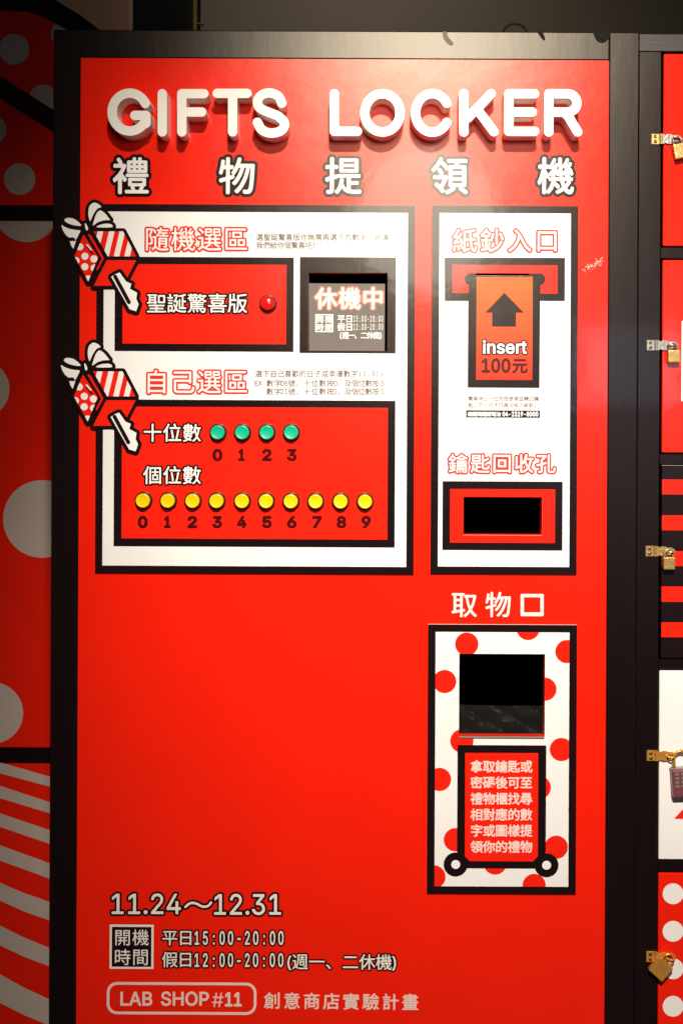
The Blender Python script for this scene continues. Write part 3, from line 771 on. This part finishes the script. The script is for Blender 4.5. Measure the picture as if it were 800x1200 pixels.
# ---------------------------------------------------------------- printed text at the foot of the face
dt = latin('11.24', 131.5, 211.8, 1047.4, 1070.6, [0.35, 2.7])
dt2 = latin('12.31', 251.5, 329.0, 1047.8, 1071.4, [0.35, 2.7])
wv = smooth([(217.5, 1062.5), (223, 1058.2), (230, 1058.6), (237, 1062.0), (243.5, 1061.6), (247.5, 1057.5)], 6, False)
wl = [np.array([lev(*p) for p in wv])]; Fl = Field((208, 1045, 258, 1078), 0.15); f = Fl.stroke(wl, 6)
two('date_lettering', merge(dt, dt2, [Fl.loops(f, 1.4), Fl.loops(f, 3.8)]), M['ink'], M['cream'], mc, 0.0004)
printed('hours_box', [([rect(128.8, 1083.4, 180.2, 1135.2)], M['cream']), ([rect(131.4, 1086.0, 177.6, 1132.6)], M['black']),
        (cjk('開機', 144.0, 165.2, 1098.2, 20.4, [0.1])[0] + cjk('時間', 143.8, 165.0, 1121.2, 20.4, [0.1])[0], M['cream'])], mc, 0.0004)
h1 = merge(cjk('平日', 199.3, 217.8, 1098.6, 19.4, [0.2, 2.0]), latin('15:00-20:00', 228.5, 332.0, 1091.2, 1106.6, [0.35, 2.2], pitch=0.62, slope=0.0))
h2 = merge(cjk('假日', 199.3, 217.6, 1124.2, 19.4, [0.2, 2.0]), latin('12:00-20:00', 228.5, 331.8, 1117.2, 1132.6, [0.35, 2.2], pitch=0.62),
           cjk('週一、二休機', 351.6, 449.6, 1126.6, 19.8, [0.2, 2.0], 1127.2), latin('(', 336.8, 341.2, 1120.6, 1134.0, [0.2, 2.0]), latin(')', 459.4, 463.6, 1121.0, 1134.6, [0.2, 2.0]))
two('hours_lettering', h1, M['ink'], M['cream'], mc, 0.0004); two('hours_lettering', h2, M['ink'], M['cream'], mc, 0.0004)
printed('shop_badge', [([rrect(125.4, 1151.0, 300.6, 1188.8, 12), rrect(128.6, 1154.2, 297.4, 1185.6, 9)], M['pink']),
        (latin('LAB SHOP', 141.8, 244.5, 1162.4, 1177.8, [0.55])[0] + latin('#', 248.5, 262.0, 1163.0, 1180.0, [0.0])[0] + latin('11', 264.5, 282.4, 1163.2, 1178.6, [0.75])[0], M['pink'])], mc, 0.0004)
printed('foot_lettering', [(cjk('創意商店實驗計畫', 319.0, 480.4, 1172.4, 20.4, [0.35], 1174.2)[0], M['pink'])], mc, 0.0004)

# scuff on the red vinyl, thin dark patches laid as soft cable shadows on the top board
mb = MB()
for k in range(46):
    t_ = random.random(); x = 684 + 22 * t_ + random.uniform(-1, 1); y = 316 - 12 * t_ + random.gauss(0, 2.6)
    l_, an = random.uniform(0.8, 3.2), random.choice((-0.9, -0.5, 1.0, 1.4)) + random.uniform(-.3, .3); w_ = random.uniform(0.15, 0.45)
    c_, s_ = math.cos(an), math.sin(an)
    face_print(mb, [LP([(x - c_ * l_ - s_ * w_, y - s_ * l_ + c_ * w_), (x + c_ * l_, y + s_ * l_), (x - c_ * l_ + s_ * w_, y - s_ * l_ - c_ * w_)])], 0.0004 + k * 4e-6)
mb.build('scuff_mark', M['scuff'], mc)
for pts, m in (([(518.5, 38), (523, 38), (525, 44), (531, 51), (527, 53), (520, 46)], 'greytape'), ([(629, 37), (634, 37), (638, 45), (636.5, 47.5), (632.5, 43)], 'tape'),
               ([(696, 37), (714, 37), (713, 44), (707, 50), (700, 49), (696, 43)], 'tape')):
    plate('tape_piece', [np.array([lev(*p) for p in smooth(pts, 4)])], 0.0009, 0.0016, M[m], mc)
# cable loop standing up behind the top edge
pc = lambda x, y: pos(*lev(x, y), -0.10)
t = thing('cable_loop', 'small black cable loop showing above the top board of the machine', 'cable', pos(603, 36, -0.10))
MB().tube([pc(587 + 0, 44)] + [pc(603 + 14 * math.cos(math.radians(a)), 40 - 12 * math.sin(math.radians(a))) for a in range(170, 5, -10)] + [pc(619, 44)], 0.0016, 8).build('cable', M['tape'], t, smooth=True)

# ================================================================== LOCKER CABINET ON THE RIGHT
lk = thing('locker_cabinet', 'black locker cabinet with red, striped, white and dotted doors right of the machine', 'locker', (pos(880, 0).x, 0.15, 0))
X0 = 746.6; XD = 774.2; XE = 1000.0; LF = -0.0015
dr = [(62.5, 288.0), (304.5, 530.5), (546.0, 772.0), (786.5, 1008.0), (1024.0, 1250.0), (1266, 1492)]
def kbox(name, x0, y0, x1, y1, d0, d1, m, parent, bev=0.0008, **k): return fbox(name, x0, y0, x1, y1, d0, d1, m, parent, bev, **k)
off = lambda y: y - (785 - FX) * TH                       # levelled height at the doors
kbox('frame_board', X0, off(60.0), XD - 1.6, ZB, -0.018, LF, M['frame'], lk)
kbox('frame_board', X0, off(39.0), XE + 28, off(60.0) - 0.4, -0.018, LF - 0.001, M['lframe'], lk, label='top board with coarse wood grain')
kbox('frame_board', XE + 1.6, off(60.0), XE + 28, ZB, -0.018, LF, M['frame'], lk)
for (a0, a1), (b0, b1_) in zip(dr[:-1], dr[1:]):
    kbox('rail', XD - 1.3, off(a1 + 1.6), XE + 1.3, off(b0 - 1.6), -0.018, LF - 0.0005, M['frame'], lk)
kbox('rail', XD - 1.3, off(dr[-1][1] + 1.6), XE + 1.3, ZB, -0.018, LF - 0.0005, M['frame'], lk)
mb = MB(); p, q = pos(X0 + 0.6, off(40)), pos(XE + 27, ZB)
mb.box((p.x, 0.0185, q.z), (p.x + 0.015, 0.42, p.z)); mb.box((q.x - 0.015, 0.0185, q.z), (q.x, 0.42, p.z)); mb.box((p.x + 0.0152, 0.40, q.z), (q.x - 0.0152, 0.42, p.z)); mb.box((p.x + 0.0152, 0.0185, p.z - 0.015), (q.x - 0.0152, 0.3998, p.z))
mb.box((p.x + 0.0155, 0.035, q.z), (q.x - 0.0155, 0.04, p.z - 0.016))
mb.build('carcass', M['dark'], lk)
DF = -0.002
def LV(pts): return np.array([lev(*p) for p in pts])
doors = []
def hasp(x, y, m_leaf, m_strap, parent, hang=0):
    """leaf screwed to the stile, knuckle, strap across the door and staple; x = leaf left edge (photo px)"""
    X, Y = lev(x, y); P = lambda dx, dy, d: Vector(((X + dx - FX) * S, -d, ZC + (FY - Y - dy) * S))
    h = 6.2
    mb = MB(); a, b = P(0, h, LF + 0.0002), P(9.6, -h, LF + 0.0022)
    mb.box((a.x, b.y, a.z), (b.x, a.y, b.z), 0.0004, 0)
    for sy in (-3, 3):
        c_ = P(4.6, sy, LF + 0.0020); mb.lathe([(0.0022, 0), (0.0021, 0.0007), (0.0012, 0.0011), (0.0002, 0.0009)], c_, 12, 2)
    for k in range(3):
        c0, c1 = P(11, -h + k * 4.2, LF + 0.0028), P(11, -h + k * 4.2 + 3.8, LF + 0.0028); mb.tube([c0, c1], 0.0020, 10, k % 2)
    a, b = P(12.6, h - 0.6, LF + 0.0016), P(31, -h + 0.6, LF + 0.0034)
    st_ = [(12.4, 5.6), (14.6, 5.6), (15.4, 4.6), (17, 4.6), (17.8, 5.6), (23, 5.6), (24.5, 4.4), (30.5, 4.4), (33.5, 2.6), (34.5, 0), (33.5, -2.6), (30.5, -4.4), (24.5, -4.4),
           (23, -5.6), (17.8, -5.6), (17, -4.6), (15.4, -4.6), (14.6, -5.6), (12.4, -5.6)]
    hole = [(23.5, 1.3), (31.5, 1.3), (31.5, -1.3), (23.5, -1.3)]
    face_plate(mb, [np.array([(X + u, Y + v) for u, v in st_]), np.array([(X + u, Y + v) for u, v in hole])], LF + 0.0016, LF + 0.0032, 1, 0.0)
    ring = [P(27.4 , 0, LF + 0.001) + Vector((0.0042 * math.cos(k_), -0.0060 - 0.0052 * math.sin(k_), 0)) for k_ in np.linspace(math.pi, 0, 13)]
    ring = [P(27.4, 0, LF) + Vector((-0.0042, 0.0, 0))] + ring + [P(27.4, 0, LF) + Vector((0.0042, 0.0, 0))]
    mb.tube(ring, 0.0011, 8, 1)
    o = mb.build('hasp', [m_leaf, m_strap, M['screw']], parent)
    for p_ in o.data.polygons: p_.use_smooth = False
    return P(27.4, 0, LF)
hp = {}
for i, (y0, y1) in enumerate(dr):
    name = 'locker_door'
    m = [M['red'], M['redp'], M['black'], M['white'], M['red'], M['red']][i]
    lb = ['plain glossy red door with pink reflection', 'plain lighter red door', 'black door with red horizontal stripes', 'white door with a red triangle', 'red door with white dots in a column', 'plain red door'][i]
    d_ = kbox(name, XD + (1.4 if i < 3 else 0.0), off(y0), XE - 1.2, off(y1), DF - 0.004, DF, m, lk, 0.0010, label=lb); doors.append(d_)
    if i == 2:
        for sa, sb in ((562, 579.5), (604, 621.5), (646, 663.5), (687.5, 705.5), (729.5, 747)):
            printed('red_stripe', [([np.array([(XD + 1.8, off(sa)), (XE - 2, off(sa)), (XE - 2, off(sb)), (XD + 1.8, off(sb))])], M['redp'])], d_, DF + 0.0003)
    if i == 3:
        printed('red_triangle', [([LV([(789.5, 960), (829, 918), (869, 962)])], M['redp'])], d_, DF + 0.0003)
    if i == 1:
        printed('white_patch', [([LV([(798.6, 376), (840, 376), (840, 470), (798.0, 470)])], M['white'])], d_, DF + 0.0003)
    if i == 4:
        for cx in (788.4, 832.4, 876.4, 920.4, 964.4):
            for cy in (1048, 1092, 1136, 1180, 1224):
                printed('white_dot', [([circ(cx, cy + (12 if False else 0), 12.2, 32)], M['white'])], d_, DF + 0.0003)
# pale raw edges of two doors
kbox('door_edge', XD + 1.4, off(545.2), XE - 1.4, off(545.9), -0.015, DF - 0.0004, M['greytape'], lk, 0.0)
for i, (x, y, ml, ms) in enumerate([(762.6, 163.0, 'brass', 'steel'), (757.0, 404.6, 'steel', 'steel'), (755.8, 645.8, 'brass', 'brass'),
                                     (757.2, 885.4, 'gold', 'gold'), (756.6, 1121.0, 'gold', 'gold')]):
    hp[i] = hasp(x, y, M[ml], M[ms], doors[i])

def padlock(i, label, m_body, m_sh, w_, h_, tilt, dx, dz, sh_h, sh_w, keypad=False):
    P = hp[i] + Vector((dx * S, -0.0075, dz * S))            # top of shackle bow
    t_ = thing('padlock', label, 'padlock', P, 'padlocks hanging on the locker hasps')
    Rm = Matrix.Translation(P) @ Matrix.Rotation(tilt, 4, 'Y') @ Matrix.Translation(-P)
    hw = sh_w / 2 * S; r_ = 0.0015 if not keypad else 0.0019
    arcp = [P + Vector((-hw, 0, -sh_h * S))] + [P + Vector((hw * math.cos(a_), 0, -hw + hw * math.sin(a_))) for a_ in np.linspace(math.pi, 0, 12)] + [P + Vector((hw, 0, -sh_h * S))]
    mb = MB(); mb.tube(arcp, r_, 10); mb.v = [Rm @ v for v in mb.v]
    mb.build('shackle', M[m_sh], t_, smooth=True)
    top = P.z - (sh_h - 1.5) * S; dp = 0.0042 if not keypad else 0.0055
    mb = MB().box((P.x - w_ / 2 * S, P.y - dp, top - h_ * S), (P.x + w_ / 2 * S, P.y + dp, top), 0.0014 if not keypad else 0.0035, 0, None, 2)
    mb.v = [Rm @ v for v in mb.v]; body = mb.build('lock_body', M[m_body], t_)
    mb = MB()
    if keypad:
        mb.box((P.x - w_ / 2 * S - 0.0003, P.y - dp + 0.0006, top - 1.2 * S), (P.x + w_ / 2 * S + 0.0003, P.y + dp - 0.0006, top + 0.0005), 0.0003)
        mb.v = [Rm @ v for v in mb.v]; mb.build('top_plate', M['steel'], t_)
        for r in range(4):
            for c_ in range(3):
                mb = MB(); x = P.x + (-7.2 + c_ * 7.2) * S; z = top - (6.2 + r * 4.7) * S
                mb.box((x - 2.3 * S, P.y - dp - 0.0012, z - 1.5 * S), (x + 2.3 * S, P.y - dp + 0.0003, z + 1.5 * S), 0.0003)
                mb.v = [Rm @ v for v in mb.v]; mb.build('key_button', M['steel'], body)
    else:
        for k_ in (0.30, 0.46, 0.62):
            z = top - h_ * k_ * S; mb.box((P.x - w_ * 0.28 * S, P.y - dp - 0.0003, z - 0.0003), (P.x + w_ * 0.28 * S, P.y - dp + 0.0002, z + 0.0003))
        mb.v = [Rm @ v for v in mb.v]; mb.build('engraved_lines', M['brass'], body)
padlock(0, 'small brass padlock tilted sideways, highest on the locker, on plain red door', 'brass', 'steel', 13.5, 17.5, -0.20, 0.5, 2.5, 11, 9.5)
padlock(1, 'small pale gold padlock hanging straight on the lighter red door', 'brass', 'steel', 14, 14.5, -0.03, 2.5, 3.0, 10.5, 9)
padlock(2, 'short brass padlock on the black and red striped door', 'brass', 'steel', 13.5, 14.5, 0.0, -1.5, 2.5, 10, 10)
padlock(3, 'wine red keypad padlock hanging on the white door', 'lockred', 'gold', 26, 34, -0.06, 11, 7.0, 21, 17, True)
padlock(4, 'gold padlock tipped to one side on the white dotted door', 'gold', 'gold', 21, 20, 0.72, 1.5, 4.0, 12, 12)
